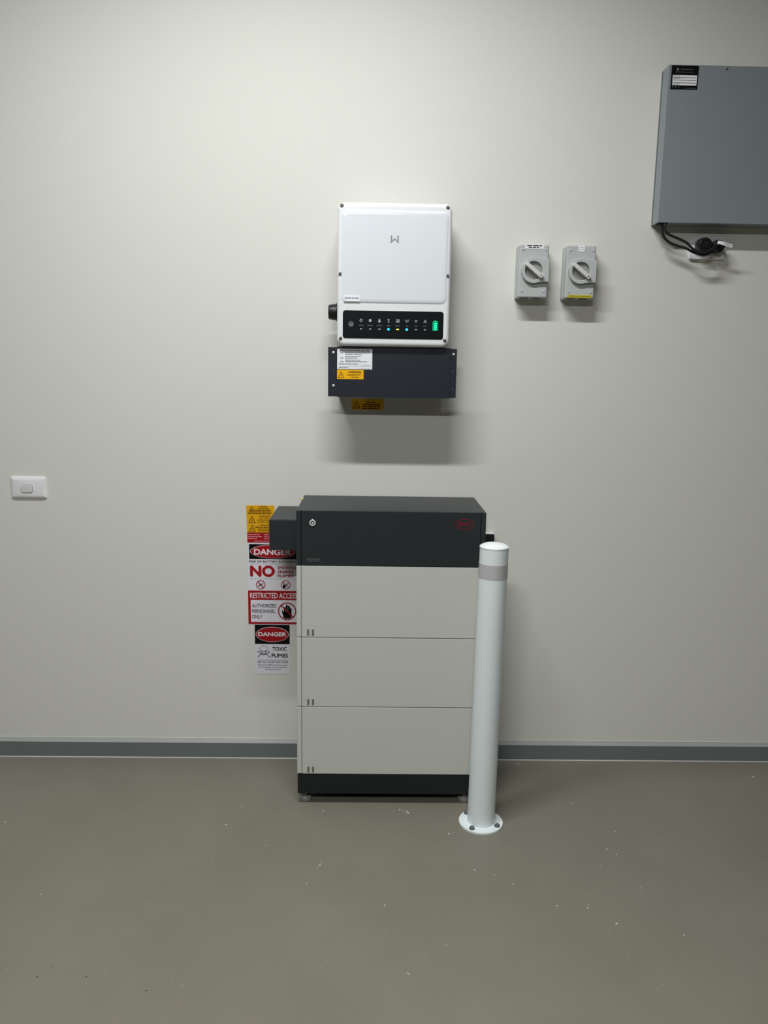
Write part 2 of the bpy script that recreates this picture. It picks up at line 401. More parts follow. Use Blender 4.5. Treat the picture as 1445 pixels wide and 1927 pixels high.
bm = B(); stroke(bm, rect(ic[4]-.0048, ic[4]+.0048, zi-.0040, zi+.0040), .0010, y, True); stroke(bm, [(ic[4]-.0048, zi+.0018), (ic[4]+.0048, zi+.0018)], .0008, y); flat(bm, rect(ic[4]-.0030, ic[4]+.0030, zi-.0024, zi-.0004), y); icon(bm)
bm = B(); stroke(bm, [(ic[5], zi-.005), (ic[5], zi+.002)], .0011, y)
for sg in (-1, 1):
    for rr_ in (.0028, .0050):
        stroke(bm, [(ic[5]+sg*rr_*math.cos(a), zi+.0015+rr_*math.sin(a)) for a in (-.7, -.35, 0, .35, .7)], .0009, y)
icon(bm); bm = B()
for rr_ in (.002, .0042, .0064):
    stroke(bm, [(ic[6]+rr_*math.sin(a), zi-.0035+rr_*math.cos(a)) for a in (-.8, -.4, 0, .4, .8)], .0011, y)
flat(bm, circ(ic[6], zi-.0035, .0010, 10), y); icon(bm)
bm = B(); stroke(bm, [(ic[7]-.0046, zi-.0040), (ic[7]+.0046, zi-.0040), (ic[7], zi+.0045)], .0010, y, True); stroke(bm, [(ic[7], zi-.0012), (ic[7], zi+.0018)], .0009, y); icon(bm)
bm = B(); stroke(bm, rr(.1532, .1660, 1.5408, 1.5536, .002, 3), .0009, y, True); stroke(bm, rect(.1556, .1636, 1.5435, 1.5490), .0007, y, True)
stroke(bm, [(.1570, 1.5448), (.1590, 1.5470), (.1606, 1.5452), (.1624, 1.5474)], .0006, y); icon(bm)
bm = B()
for x, s in zip(ic, ('SYSTEM', 'BACK-UP', 'BATTERY', 'GRID', 'ENERGY', 'COM', 'WiFi', 'FAULT')):
    w = .00105*len(s)+.001; text(bm, s, x-w, x+w, zt-.0013, zt+.0013, y)
part('lettering', bm, 'logogrey', dp, smooth=False)
for k, x in enumerate(ic):
    m = {3: 'ledblue', 4: 'ledamber', 5: 'ledblue'}.get(k, 'iconw')
    bm = B(); slab(bm, rr(x-.0034, x+.0034, zl-.0012, zl+.0012, .001, 3) if m == 'iconw' else (circ(x, zl, .0042, 16) if m == 'ledblue' else rr(x-.0044, x+.0044, zl-.0017, zl+.0017, .0016, 4)), YB-.0012, y)
    part('indicator_light', bm, m, dp)
bm = B(); stroke(bm, rr(.4165, .4318, 1.5312, 1.5590, .003, 4), .0009, y, True); flat(bm, rr(.4215, .4268, 1.5598, 1.5616, .0006, 2), y)
for k in range(4): flat(bm, rect(.4192, .4291, 1.5338+k*.0058, 1.5386+k*.0058), y)
part('charge_gauge', bm, 'ledgreen', dp, 'green lit battery charge symbol', smooth=False)
# rotary switch on the left flank
bm = B(); lathe(bm, (.120, -.080, 1.588), [(.030, 0), (.030, -.006), (.0285, -.010)], 28, 'x')
kn = part('switch_flange', bm, 'black', t)
bm = B()
lathe(bm, (.111, -.080, 1.588), [(.0255, 0), (.0255, -.008), (.0235, -.022), (.0215, -.026)], 12, 'x')
part('rotary_knob', bm, 'black', kn, 'black rotary switch knob')

# ------------------------------------------------------------------ black cable cover beneath the inverter
YK = -.1385
t = thing('cable_cover_box', 'black sheet metal cover box on wall directly beneath the white inverter', 'cover box', (.2925, 0, 1.32))
part('front_plate', box(B(), .1155, .4785, YK, YK+.0015, 1.3195, 1.4785, .0005), 'blackmetal', t)
for xa, xb in ((.1155, .1170), (.4770, .4785)):
    part('side_plate', box(B(), xa, xb, YK+.0012, 0, 1.3205, 1.4775), 'blackmetal', t)
for xa, xb, z0, z1 in ((.0868, .1158, 1.3208, 1.4762), (.4782, .4975, 1.3218, 1.4762)):
    part('flange', box(B(), xa, xb, YK+.0025, YK+.0045, z0, z1, .0005), 'blackmetal', t)
for sx, sz, r in ((.1038, 1.4592, .0046), (.1042, 1.3552, .0046), (.4872, 1.4592, .0042)):
    bm = B(); lathe(bm, (sx, YK+.0025, sz), [(r, 0), (r*.95, .0012), (r*.7, .0028), (r*.3, .0034)], 20, 'y')
    part('screw', bm, 'zinc', t, 'bright pan-head screw')
for sx, sz in ((.1046, 1.4042), (.4868, 1.4055), (.4868, 1.3505)):
    bm = B(); lathe(bm, (sx, YK+.0025, sz), [(.0020, 0), (.0018, .0008), (.0010, .0012)], 12, 'y')
    part('rivet', bm, 'steel', t)
wl = part('shutdown_label', box(B(), .1160, .2275, YK-.0008, YK-.0001, 1.4080, 1.4712), 'labelw', t, 'white printed shutdown procedure label')
bm = B(); y = YK-.0008-EP
text(bm, 'SHUTDOWN PROCEDURE', .1240, .2190, 1.4632, 1.4690, y, .03)
part('heading', bm, 'inkblack', wl, smooth=False)
bm = B()
for k, (a, b, z) in enumerate(((.1255, .1365, 1.4590), (.1410, .2190, 1.4590), (.1410, .1960, 1.4545), (.1410, .1925, 1.4478), (.1255, .1365, 1.4430), (.1410, .1805, 1.4430), (.1410, .1890, 1.4368), (.1255, .1365, 1.4318), (.1410, .2120, 1.4318), (.1215, .1825, 1.4242), (.1215, .1535, 1.4130))):
    dashes(bm, a, b, z, .0016 if k != 9 else .0021, y, k)
stroke(bm, [(.1900, 1.4215), (.2230, 1.4215)], .0005, y); stroke(bm, [(.1215, 1.4172), (.2230, 1.4172)], .0005, y); stroke(bm, [(.1850, 1.4105), (.2230, 1.4105)], .0004, y)
part('print', bm, 'inkgrey', wl, smooth=False)
def triangle(bm, cx, z0, z1, w, y, lw):
    stroke(bm, [(cx-w/2, z0), (cx+w/2, z0), (cx, z1)], lw, y, True)
def bolt(bm, cx, cz, h, y):
    flat(bm, [(cx+.10*h, cz+.5*h), (cx-.22*h, cz-.05*h), (cx-.02*h, cz-.02*h), (cx-.08*h, cz-.5*h), (cx+.24*h, cz+.08*h), (cx+.03*h, cz+.06*h)], y)
def warning_label(parent, x0, x1, z0, z1, yf, lines, thick=.0007):
    """yellow label with a lightning triangle at its left and print at its right"""
    yl = part('yellow_label', box(B(), x0, x1, yf, yf+thick, z0, z1), 'yellow', parent, 'yellow label with lightning triangle')
    bm = B(); y = yf-EP; H = z1-z0; c = x0+.44*H
    triangle(bm, c, z0+.16*H, z1-.22*H, .64*H, y, .045*H); bolt(bm, c, z0+.40*H, .36*H, y)
    for s, a, b, q0, q1, bd in lines:
        if s: text(bm, s, x0+a*(x1-x0), x0+b*(x1-x0), z0+q0*H, z0+q1*H, y, bd)
        else: dashes(bm, x0+a*(x1-x0), x0+b*(x1-x0), z0+(q0+q1)/2*H, (q1-q0)*H*.6, y, int(q0*100))
    part('print', bm, 'inkbrown', yl, smooth=False)
    return yl
warning_label(t, .1158, .2005, 1.3765, 1.4060, YK-.0008, (('WARNING', .42, .90, .66, .88, .03), ('HAZARDOUS D.C.', .38, .89, .38, .54, .015), ('VOLTAGE', .52, .80, .14, .28, .015)))
t = thing('warning_label', 'yellow warning label on wall in the shadow below the black cover box', 'label', (.2145, 0, 1.274))
warning_label(t, .1600, .2690, 1.2725, 1.3090, -.0010, (('WARNING', .43, .75, .62, .78, .02), ('', .33, .88, .42, .56, 0), ('', .33, .88, .24, .38, 0), ('', .33, .86, .06, .2, 0)), .001)

# ------------------------------------------------------------------ isolator switches
def isolator(dx, label, kind):
    x0, x1, z0, z1, yf = .6968+dx, .7926+dx, 1.6455, 1.8118, -.058
    t = thing('isolator_switch', label, 'switch', ((x0+x1)/2, 0, z0), 'grey isolator switches')
    part('base', box(B(), x0-.0015, x1+.0015, -.030, 0, z0-.001, z1-.002, .004), 'iso', t)
    cv = part('cover', box(B(), x0, x1, yf, -.0295, z0, z1, .005, 3), 'iso', t)
    part('entry_slot', box(B(), x0+.010, x0+.036, yf+.006, -.034, z0-.0012, z0+.001), 'hole', cv)
    part('entry_slot', box(B(), x0+.050, x0+.076, yf+.006, -.034, z0-.0012, z0+.001), 'hole', cv)
    cx, cz = .7440+dx, 1.7298
    # raised dial surround with a tab running to the right edge
    bm = B(); ro, ri, yo = .0400, .0285, yf-.012
    n = 48; tab = .0345
    def outer(k):
        a = 2*PI*k/n; x, z = ro*math.cos(a), ro*math.sin(a)
        if x > 0 and abs(z) <= tab+.0005: x = x1+.0015-cx
        return (cx+x, cz+max(-tab, min(tab, z)) if x > .02 else cz+z)
    Oo = [outer(k) for k in range(n)]; I = circ(cx, cz, ri, n)
    rows = [[bm.verts.new((x, yy, z)) for x, z in P] for P, yy in ((Oo, yf+.001), (Oo, yo+.002), ([(cx+(x-cx)*.97, cz+(z-cz)*.97) for x, z in Oo], yo), ([(cx+(x-cx)*1.05, cz+(z-cz)*1.05) for x, z in I], yo), (I, yo+.001), (I, yf-.0005))]
    for a, b in zip(rows, rows[1:]):
        for k in range(n): bm.faces.new((a[k], a[(k+1) % n], b[(k+1) % n], b[k]))
    part('dial_surround', bm, 'iso', t)
    dial = part('dial', lathe(B(), (cx, yf, cz), [(.0280, 0), (.0280, .0016), (.0265, .0024)], 40, 'y'), 'isodark', t)
    bm = B(); box(bm, -.0345, .0345, yf-.024, yf-.002, -.0064, .0064, .0020)
    bmesh.ops.transform(bm, matrix=Matrix.Translation((cx, 0, cz)) @ Matrix.Rotation(math.radians(38), 4, 'Y'), verts=bm.verts)
    hd = part('handle', bm, 'knobw', dial, 'pale bar handle turned diagonally')
    a = math.radians(38); d = Vector((math.cos(a), 0, -math.sin(a)))
    bm = B(); lathe(bm, (cx+d.x*.0275, yf-.0236, cz+d.z*.0275), [(.0024, 0), (.0024, .0006)], 12, 'y'); part('lock_hole', bm, 'hole', hd)
    for sx, sz in ((.0125, -.016), (.0850, -.0165), (.0125, -.146), (.0835, -.1465)):
        bm = B(); lathe(bm, (x0+sx, yf+.0005, z1+sz), [(.0040, 0), (.0038, .0014), (.0026, .0024)], 16, 'y')
        part('screw', bm, 'iso', t)
    y = yf-.001
    if kind == 0:
        l = part('label_strip', box(B(), .7146, .7752, y, yf, 1.7982, 1.8112), 'labelw', t, 'white two-line printed label')
        bm = B(); dashes(bm, .7205, .7690, 1.8076, .0034, y-EP, 5); dashes(bm, .7255, .7640, 1.8020, .0028, y-EP, 9)
        part('print', bm, 'inkblack', l, smooth=False)
    else:
        l = part('label_strip', box(B(), .8872, .9076, y, yf, 1.7920, 1.8112), 'labelw', t, 'small square white label')
        bm = B(); dashes(bm, .8925, .9025, 1.8040, .0012, y-EP, 1); stroke(bm, [(.8885, 1.7985), (.9063, 1.7985)], .0006, y-EP)
        part('print', bm, 'inkgrey', l, smooth=False)
        l = part('label_strip', box(B(), .8600, .9388, y, yf, 1.6484, 1.6560), 'yellowgreen', t, 'yellow strip label')
        bm = B(); dashes(bm, .864, .935, 1.6530, .0012, y-EP, 8); part('print', bm, 'inkbrown', l, smooth=False)
isolator(0, 'grey rotary isolator switch with wide white label, nearer the inverter', 0)
isolator(.1530, 'grey rotary isolator switch with yellow strip along its lower edge', 1)

# ------------------------------------------------------------------ light switch
t = thing('light_switch', 'white single light switch plate on the bare wall', 'light switch', (-.944, 0, .952))
x0, x1, z0, z1 = -1.0040, -.8850, .9540, 1.0285
bm = B()
loft(bm, [(rr(x0, x1, z0, z1, .004, 3), 0), (rr(x0, x1, z0, z1, .004, 3), -.004), (rr(x0+.011, x1-.008, z0+.011, z1-.013, .003, 3), -.0115)])
part('plate', bm, 'white', t)
bm = B()
loft(bm, [(rr(-.9672, -.9282, .9738, 1.0040, .008, 4), -.011), (rr(-.9672, -.9282, .9738, 1.0040, .008, 4), -.0122)])
rk = part('rocker_surround', bm, 'hole', t)
bm = B(); n = rr(-.9662, -.9292, .9750, 1.0030, .007, 4)
v0 = [bm.verts.new((x, -.011, z)) for x, z in n]
v1 = [bm.verts.new((x, -.0135-.0035*(z-.975)/.028, z)) for x, z in n]
v2 = [bm.verts.new((-.9477+(x+.9477)*.88, -.0145-.0035*(z-.975)/.028, .989+(z-.989)*.86)) for x, z in n]
for a, b in ((v0, v1), (v1, v2)):
    for k in range(len(n)): bm.faces.new((a[k], a[(k+1) % len(n)], b[(k+1) % len(n)], b[k]))
bm.faces.new(v2); bm.faces.new(v0)
part('rocker', bm, 'white', t)

# ------------------------------------------------------------------ bollard
BX, BY, BR = .5895, -.4200, .0428
t = thing('bollard', 'white steel bollard with grey tape band bolted to floor before the battery', 'bollard', (BX, BY, 0))
bm = B(); lathe(bm, (BX, BY, 0), [(.0690, 0), (.0695, .001), (.0695, .0065), (.0685, .0078)], 56); bp = part('base_plate', bm, 'bollard', t)
lean = Matrix.Translation((BX, BY, 0)) @ Matrix.Rotation(.0080, 4, 'Y') @ Matrix.Translation((-BX, -BY, 0))
bm = B(); lathe(bm, (BX, BY, 0), [(BR, .007), (BR, .8945)], 56); bmesh.ops.transform(bm, matrix=lean, verts=bm.verts); part('post', bm, 'bollard', t)
bm = B(); lathe(bm, (BX, BY, 0), [(BR+.0006, .8945), (BR+.0008, .8975), (BR*.94, .9005), (BR*.75, .9045), (BR*.5, .9070), (BR*.2, .9085)], 56)
bmesh.ops.transform(bm, matrix=lean, verts=bm.verts); part('cap', bm, 'bollard', t, 'shallow domed cap')
bm = B(); lathe(bm, (BX, BY, 0), [(BR, .8045), (BR+.0006, .8047), (BR+.0006, .8483), (BR, .8485)], 56)
bmesh.ops.transform(bm, matrix=lean, verts=bm.verts); part('tape_band', bm, 'tape', t, 'grey reflective tape band')
for hx, hy in ((-.0400, .0410), (-.0335, -.0455), (.0470, -.0310), (.0390, .0420)):
    p = (BX+hx, BY+hy, .0075)
    bm = B(); lathe(bm, p, [(.0092, 0), (.0092, .0014), (.0085, .0018)], 24); bo = part('washer', bm, 'steel', t)
    bm = B(); lathe(bm, (p[0], p[1], .0088), [(.0078, 0), (.0078, .0050), (.0064, .0064)], 6); part('bolt_head', bm, 'steel', bo)
    bm = B(); lathe(bm, (p[0], p[1], .0150), [(.0040, 0), (.0040, .0018), (.0030, .0026)], 16); part('bolt_end', bm, 'steel', bo)

# ------------------------------------------------------------------ wall cabinet
CX0, CX1, CZ0, CZ1, CY = 1.1335, 1.7335, 1.8844, 2.3500, -.0671
t = thing('wall_cabinet', 'grey metal wall cabinet with small black label in its corner', 'cabinet', ((CX0+CX1)/2, 0, CZ0))
bd = part('body', box(B(), CX0+.0010, CX1-.001, -.0110, 0, CZ0, CZ1, .001), 'cabinet', t)
part('gap_shade', box(B(), CX0+.0004, CX1-.0004, -.0157, -.0108, CZ0+.006, CZ1-.001), 'hole', t)  # dark strip flush in the lid gap, standing in for its shade
ld = part('lid', box(B(), CX0, CX1, CY, -.0155, CZ0, CZ1, .0014), 'cabinet', t)
bm = B(); lathe(bm, (1.3136, CY, 2.3420), [(.0042, 0), (.0040, .0012), (.0028, .0024), (.0012, .0028)], 18, 'y'); part('screw', bm, 'steel', ld)
lb = part('label_plate', box(B(), 1.1420, 1.2262, CY-.0009, CY, 2.2790, 2.3475), 'inkblack', t, 'black printed label with a white form panel')
y = CY-.0009-EP
bm = B(); flat(bm, rect(1.1468, 1.2222, 2.2905, 2.3195), y); part('white_panel', bm, 'labelw', lb, smooth=False)
bm = B()
for z in (2.3128, 2.3052, 2.2975): stroke(bm, [(1.1490, z), (1.2200, z)], .0012, y-EP)
for k, z in enumerate((2.3168, 2.3092, 2.2935)): dashes(bm, 1.1485, 1.1690, z, .0013, y-EP, k)
part('form_lines', bm, 'inkblack', lb, smooth=False)
bm = B(); dashes(bm, 1.1700, 1.2080, 2.3365, .0020, y, 2); part('print', bm, 'inkgrey', lb, smooth=False); bm = B(); dashes(bm, 1.1560, 1.2140, 2.3285, .0014, y, 5); part('print', bm, 'inkgrey', lb, smooth=False); bm = B(); dashes(bm, 1.185, 1.2220, 2.2825, .0011, y, 6)
part('print', bm, 'inkgrey', lb, smooth=False)
for k in range(3): part('footer_mark', flat(B(), circ(1.149+k*.0095, 2.2850, .0020, 10), y), 'inkgrey', lb, smooth=False)
bm = B(); flat(bm, circ(1.1610, 2.3360, .0040, 14), y); part('emblem', bm, 'mark', lb, smooth=False)
part('cable_entry', box(B(), 1.1400, 1.1680, -.0640, -.0330, CZ0-.0030, CZ0+.0005, .0008), 'hole', t, 'dark cable entry in the underside')

# ------------------------------------------------------------------ power outlet and the two plugs
t = thing('power_outlet', 'white double power outlet on wall below the grey cabinet', 'outlet', (1.325, 0, 1.781))
x0, x1, z0, z1 = 1.2665, 1.3825, 1.7812, 1.8545
bm = B(); loft(bm, [(rr(x0, x1, z0, z1, .004, 3), 0), (rr(x0, x1, z0, z1, .004, 3), -.009), (rr(x0+.003, x1-.003, z0+.003, z1-.003, .004, 3), -.0115)])
op = part('plate', bm, 'white', t)
bm = B(); slab(bm, rr(1.2790, 1.3700, 1.7925, 1.8480, .008), -.011, -.0135); part('face', bm, 'white', t)
for xs in (1.3185, 1.3320):
    bm = B(); slab(bm, rr(xs-.004, xs+.004, 1.8375, 1.8460, .0015, 3), -.013, -.0165); part('rocker', bm, 'white', t)
def plug(cx, cz, r, yb, yf, pts, label, tagged):
    t = thing('plug_and_cord', label, 'power cord', (cx, -.0135, cz), 'black power cords')
    bm = B(); d = -yf + yb
    lathe(bm, (cx, yb, cz), [(r*.86, 0), (r, .004), (r, d*.6), (r*.97, d*.82), (r*.90, d*.95), (r*.8, d)], 32, 'y')
    pb = part('plug', bm, 'black', t)
    bm = B(); lathe(bm, (cx, yf-.0002, cz), [(r*.34, 0), (r*.34, .0008), (r*.28, .0012)], 20, 'y'); part('plug_cap', bm, 'rubber', pb)
    P = catmull(pts, 10)
    bm = B(); tube(bm, P, .0041, 12); cb = part('cord', bm, 'rubber', t)
    bm = B(); tube(bm, [P[-1], P[-1]+(P[-4]-P[-1])*.5, P[-4]], .0064, 12); part('strain_relief', bm, 'black', pb)
    if tagged:
        bm = B()
        path = catmull([(1.3335, -.0655, 1.8270), (1.3420, -.0680, 1.8262), (1.3600, -.0690, 1.8210), (1.3815, -.0670, 1.8155)], 6)
        hw = .0050; fr = []; 
        for p in path: fr.append([bm.verts.new((p.x, p.y, p.z+hw)), bm.verts.new((p.x-.002, p.y, p.z-hw)), bm.verts.new((p.x-.002, p.y+.0006, p.z-hw)), bm.verts.new((p.x, p.y+.0006, p.z+hw))])
        for a, b in zip(fr, fr[1:]):
            for k in range(4): bm.faces.new((a[k], a[(k+1) % 4], b[(k+1) % 4], b[k]))
        bm.faces.new(fr[0]); bm.faces.new(fr[-1])
        tg = part('test_tag', bm, 'labelw', t, 'white tag strip')
        bm = B(); 
        for p, q in zip(path[9:16], path[10:17]): 
            bm.faces.new([bm.verts.new(v) for v in ((p.x, p.y-.0004, p.z+.0012), (p.x+.0006, p.y-.0004, p.z-.0012), (q.x-.0004, q.y-.0004, q.z-.0012), (q.x-.0008, q.y-.0004, q.z+.0012))])
        part('print', bm, 'inkgrey', tg, smooth=False)
plug(1.3015, 1.8225, .0238, -.0135, -.050, [(1.1560, -.050, 1.8835), (1.1555, -.050, 1.866), (1.1640, -.050, 1.8420), (1.1830, -.050, 1.8262), (1.2080, -.051, 1.8165), (1.2370, -.053, 1.8085), (1.2600, -.056, 1.7970), (1.2830, -.060, 1.7895), (1.3020, -.062, 1.7905), (1.3200, -.0585, 1.7985), (1.3225, -.050, 1.8040), (1.3150, -.042, 1.8120)],
     'black plug and cord in the outlet socket nearest the switches', False)
plug(1.3480, 1.8190, .0210, -.0135, -.046, [(1.1590, -.0615, 1.8835), (1.1590, -.0615, 1.868), (1.1680, -.062, 1.8530), (1.1880, -.063, 1.8430), (1.2120, -.064, 1.8340), (1.2330, -.066, 1.8235), (1.2480, -.069, 1.8090), (1.2640, -.071, 1.7985), (1.2860, -.073, 1.7940), (1.3050, -.073, 1.8000), (1.3220, -.070, 1.8130), (1.3350, -.060, 1.8215), (1.3440, -.046, 1.8225)],
     'black plug and cord with a white tag in the outlet', True)

# ------------------------------------------------------------------ wall signs
def yellow_sign(x0, x1, z0, z1, label, sym, lines):
    t = thing('warning_label', label, 'label', ((x0+x1)/2, 0, z0), 'yellow warning labels left of the battery')
    s = part('sheet', box(B(), x0, x1, -.0010, 0, z0, z1), 'yellowdeep', t)
    bm = B(); y = -.0010-EP; H = z1-z0; cx = x0+.0185
    triangle(bm, cx, z0+.13*H, z1-.16*H, .0225, y, .0019)
    if sym == 'heat':
        for k in (-1, 0, 1): stroke(bm, [(cx+k*.0033-.001, z0+.24*H), (cx+k*.0033+.0007, z0+.34*H), (cx+k*.0033-.0007, z0+.44*H), (cx+k*.0033+.001, z0+.52*H)], .0016, y)
    else: bolt(bm, cx, z0+.38*H, .42*H, y)
    for q in lines:
        s_, a, b, c, d, bd = q
        if s_: text(bm, s_, a, b, z0+c*H, z0+d*H, y, bd)
        else: dashes(bm, a, b, z0+(c+d)/2*H, (d-c)*H*.6, y, int(c*77)+3)
    part('print', bm, 'inkbrown', s, smooth=False)
yellow_sign(-.2022, -.1050, .9062, .9385, 'topmost yellow warning label on wall, with a hot surface triangle', 'heat',
    (('WARNING', -.1590, -.1300, .80, .94, .03), ('', -.1630, -.1240, .60, .72, 0), ('', -.1750, -.1160, .42, .54, 0), ('', -.1720, -.1160, .24, .37, 0), ('', -.1700, -.1160, .06, .19, 0)))
yellow_sign(-.2012, -.1048, .8742, .9054, 'middle yellow warning label of the stack, with heavy four-line print', 'bolt',
    (('WARNING', -.1590, -.1200, .78, .92, .03), ('DO NOT', -.1560, -.1230, .56, .70, .02), ('DISCONNECT', -.1640, -.1150, .34, .48, .02), ('UNDER LOAD', -.1640, -.1150, .12, .26, .02)))
yellow_sign(-.2006, -.1042, .8426, .8734, 'lowest yellow warning label of the stack, just above the red label', 'bolt',
    (('WARNING', -.1560, -.1180, .78, .92, .03), ('', -.1720, -.1120, .56, .70, 0), ('', -.1640, -.1120, .38, .48, 0), ('', -.1620, -.1120, .22, .32, 0), ('', -.1620, -.1120, .05, .15, 0)))
t = thing('red_label', 'small dark red label with pale print beneath the yellow labels', 'label', (-.15, 0, .8065))
s = part('sheet', box(B(), -.2000, -.1030, -.0010, 0, .8068, .8420), 'red', t)
bm = B(); y = -.0010-EP
for k, (a, b, z) in enumerate(((-.1965, -.1560, .8352), (-.1965, -.1470, .8280), (-.1965, -.1660, .8212), (-.1420, -.1080, .8352), (-.1420, -.1080, .8275), (-.1420, -.1080, .8205), (-.1760, -.1060, .8118))): dashes(bm, a, b, z, .0024, y, 20+k)
part('print', bm, 'inkpink', s, smooth=False)

# danger / no smoking sign
t = thing('danger_sign', 'danger battery explosion sign with large red NO on the wall', 'sign', (-.108, 0, .6345))
s = part('sheet', box(B(), -.1995, -.0205, -.0012, 0, .6335, .8060), 'paperw', t)
y1, y2, y3, y4 = -.0017, -.0022, -.0027, -.0032
bm = B(); flat(bm, rect(-.1945, -.0262, .7480, .8015), y1); part('black_panel', bm, 'inkblack', s, smooth=False)
bm = B(); flat(bm, circ(-.1120, .7755, .0790, 56, .0245), y2); part('white_oval', bm, 'inkwhite', s, smooth=False)
bm = B(); flat(bm, circ(-.1120, .7755, .0775, 56, .0232), y3); part('red_oval', bm, 'red', s, smooth=False)
bm = B(); text(bm, 'DANGER', -.1775, -.0480, .7630, .7850, y4, .035); part('danger_lettering', bm, 'inkwhite', s, smooth=False)
bm = B(); text(bm, 'RISK OF BATTERY EXPLOSION', -.1940, -.0262, .7355, .7430, y1, .022); stroke(bm, [(-.1930, .7300), (-.0250, .7300)], .0006, y1); stroke(bm, [(-.1930, .6765), (-.0250, .6765)], .0006, y1)
part('caption', bm, 'inkblack', s, smooth=False)
bm = B(); text(bm, 'NO', -.1925, -.1050, .6830, .7255, y1, .055)
text(bm, 'SMOKING', -.0955, -.0290, .7125, .7230, y1, .03); text(bm, 'SPARKS', -.0955, -.0400, .6975, .7075, y1, .03); text(bm, 'FLAMES', -.0955, -.0400, .6825, .6925, y1, .03)
part('red_lettering', bm, 'red', s, smooth=False)
for cx in (-.1553, -.0672):
    cz, r = .6555, .0165
    bm = B(); a = .7071*r*.9
    if cx < -.1:
        stroke(bm, [(cx-.009, cz-.006), (cx+.008, cz+.004)], .0030, y1); stroke(bm, [(cx-.004, cz-.001), (cx-.003, cz+.008)], .0014, y1); stroke(bm, [(cx+.001, cz-.005), (cx+.006, cz-.009)], .0014, y1)
    else:
        stroke(bm, [(cx-.009, cz-.010), (cx-.008, cz+.001), (cx-.002, cz-.004), (cx+.008, cz+.005)], .0030, y1); flat(bm, [(cx-.010, cz-.011), (cx+.001, cz-.011), (cx-.003, cz-.001), (cx-.008, cz-.002)], y1)
    part('pictogram', bm, 'inkblack', s, smooth=False)
    bm = B(); ringflat(bm, cx, cz, r, r-.0026, y2, 36); stroke(bm, [(cx-a, cz+a), (cx+a, cz-a)], .0024, y2)
    part('prohibition_ring', bm, 'red', s, smooth=False)

# restricted access sign
t = thing('restricted_access_sign', 'red bordered restricted access sign with black hand pictogram on wall', 'sign', (-.108, 0, .5105))
s = part('sheet', box(B(), -.2005, -.0165, -.0012, 0, .5105, .6330), 'red', t)
bm = B(); flat(bm, rect(-.1915, -.0250, .5180, .5990), y1); part('white_panel', bm, 'paperw', s, smooth=False)
bm = B(); text(bm, 'RESTRICTED ACCESS', -.1935, -.0290, .6055, .6255, y1, .012); part('heading', bm, 'inkwhite', s, smooth=False)
bm = B()
for q, x1_, z in (('AUTHORIZED', -.1005, .5720), ('PERSONNEL', -.1045, .5517), ('ONLY', -.1510, .5312)): text(bm, q, -.1870, x1_, z, z+.0128, y2, .010)
part('lettering', bm, 'inkblack', s, smooth=False)
cx, cz, r = -.0630, .5588, .0325
bm = B()
flat(bm, rr(cx-.0145, cx+.0155, cz-.0270, cz-.0020, .009, 5), y2)
for fx, top, hw in ((-.0085, .0150, .0034), (-.0012, .0240, .0034), (.0062, .0205, .0034), (.0128, .0120, .0030)): flat(bm, rr(cx+fx-hw, cx+fx+hw, cz-.012, cz+top, .0028, 4), y2)
flat(bm, [(cx-.0145, cz-.016), (cx-.0195, cz+.002), (cx-.0165, cz+.004), (cx-.0110, cz-.006)], y2)
part('hand_pictogram', bm, 'inkblack', s, smooth=False)
bm = B(); ringflat(bm, cx, cz, r, r-.0040, y3, 44); a = .7071*(r-.002); stroke(bm, [(cx-a, cz+a), (cx+a, cz-a)], .0042, y3)
part('prohibition_ring', bm, 'red', s, smooth=False)

# toxic fumes sign
t = thing('toxic_fumes_sign', 'danger toxic fumes sign with skull and crossbones, lowest on the wall', 'sign', (-.117, 0, .3225))
s = part('sheet', box(B(), -.1785, -.0548, -.0012, 0, .3225, .5085), 'paperw', t)
bm = B(); flat(bm, rect(-.1785, -.0548, .4365, .5082), y1); part('black_panel', bm, 'inkblack', s, smooth=False)
bm = B(); flat(bm, circ(-.1165, .4722, .0585, 56, .0282), y2); part('white_oval', bm, 'inkwhite', s, smooth=False)
bm = B(); flat(bm, circ(-.1165, .4722, .0570, 56, .0268), y3); part('red_oval', bm, 'red', s, smooth=False)
bm = B(); text(bm, 'DANGER', -.1665, -.0665, .4655, .4810, y4, .035); part('danger_lettering', bm, 'inkwhite', s, smooth=False)
bm = B(); text(bm, 'TOXIC', -.1165, -.0650, .4110, .4255, y1, .03); text(bm, 'FUMES', -.1200, -.0615, .3860, .4010, y1, .03)
stroke(bm, [(-.1700, .3755), (-.0610, .3755)], .0009, y1)
text(bm, 'FIRE WILL CAUSE TOXIC FUMES', -.1700, -.0612, .3655, .3710, y1, .02)
text(bm, 'Appropriate PPE requirements apply', -.1690, -.0625, .3545, .3598, y1, .015); text(bm, 'for entering the room/working with', -.1665, -.0645, .3460, .3512, y1, .015); text(bm, 'the battery system.', -.1440, -.0850, .3382, .3432, y1, .015)
part('lettering', bm, 'inkblack', s, smooth=False)
bm = B(); cx, cz = -.1475, .4070
stroke(bm, [(cx+.0145*math.cos(a), cz+.0095+.0125*math.sin(a)) for a in [math.radians(-25+k*230/14) for k in range(15)]], .0011, y1)
stroke(bm, [(cx-.0135, cz+.004), (cx-.0100, cz-.001), (cx-.0085, cz-.008), (cx, cz-.0125), (cx+.0085, cz-.008), (cx+.0100, cz-.001), (cx+.0135, cz+.004)], .0012, y1)
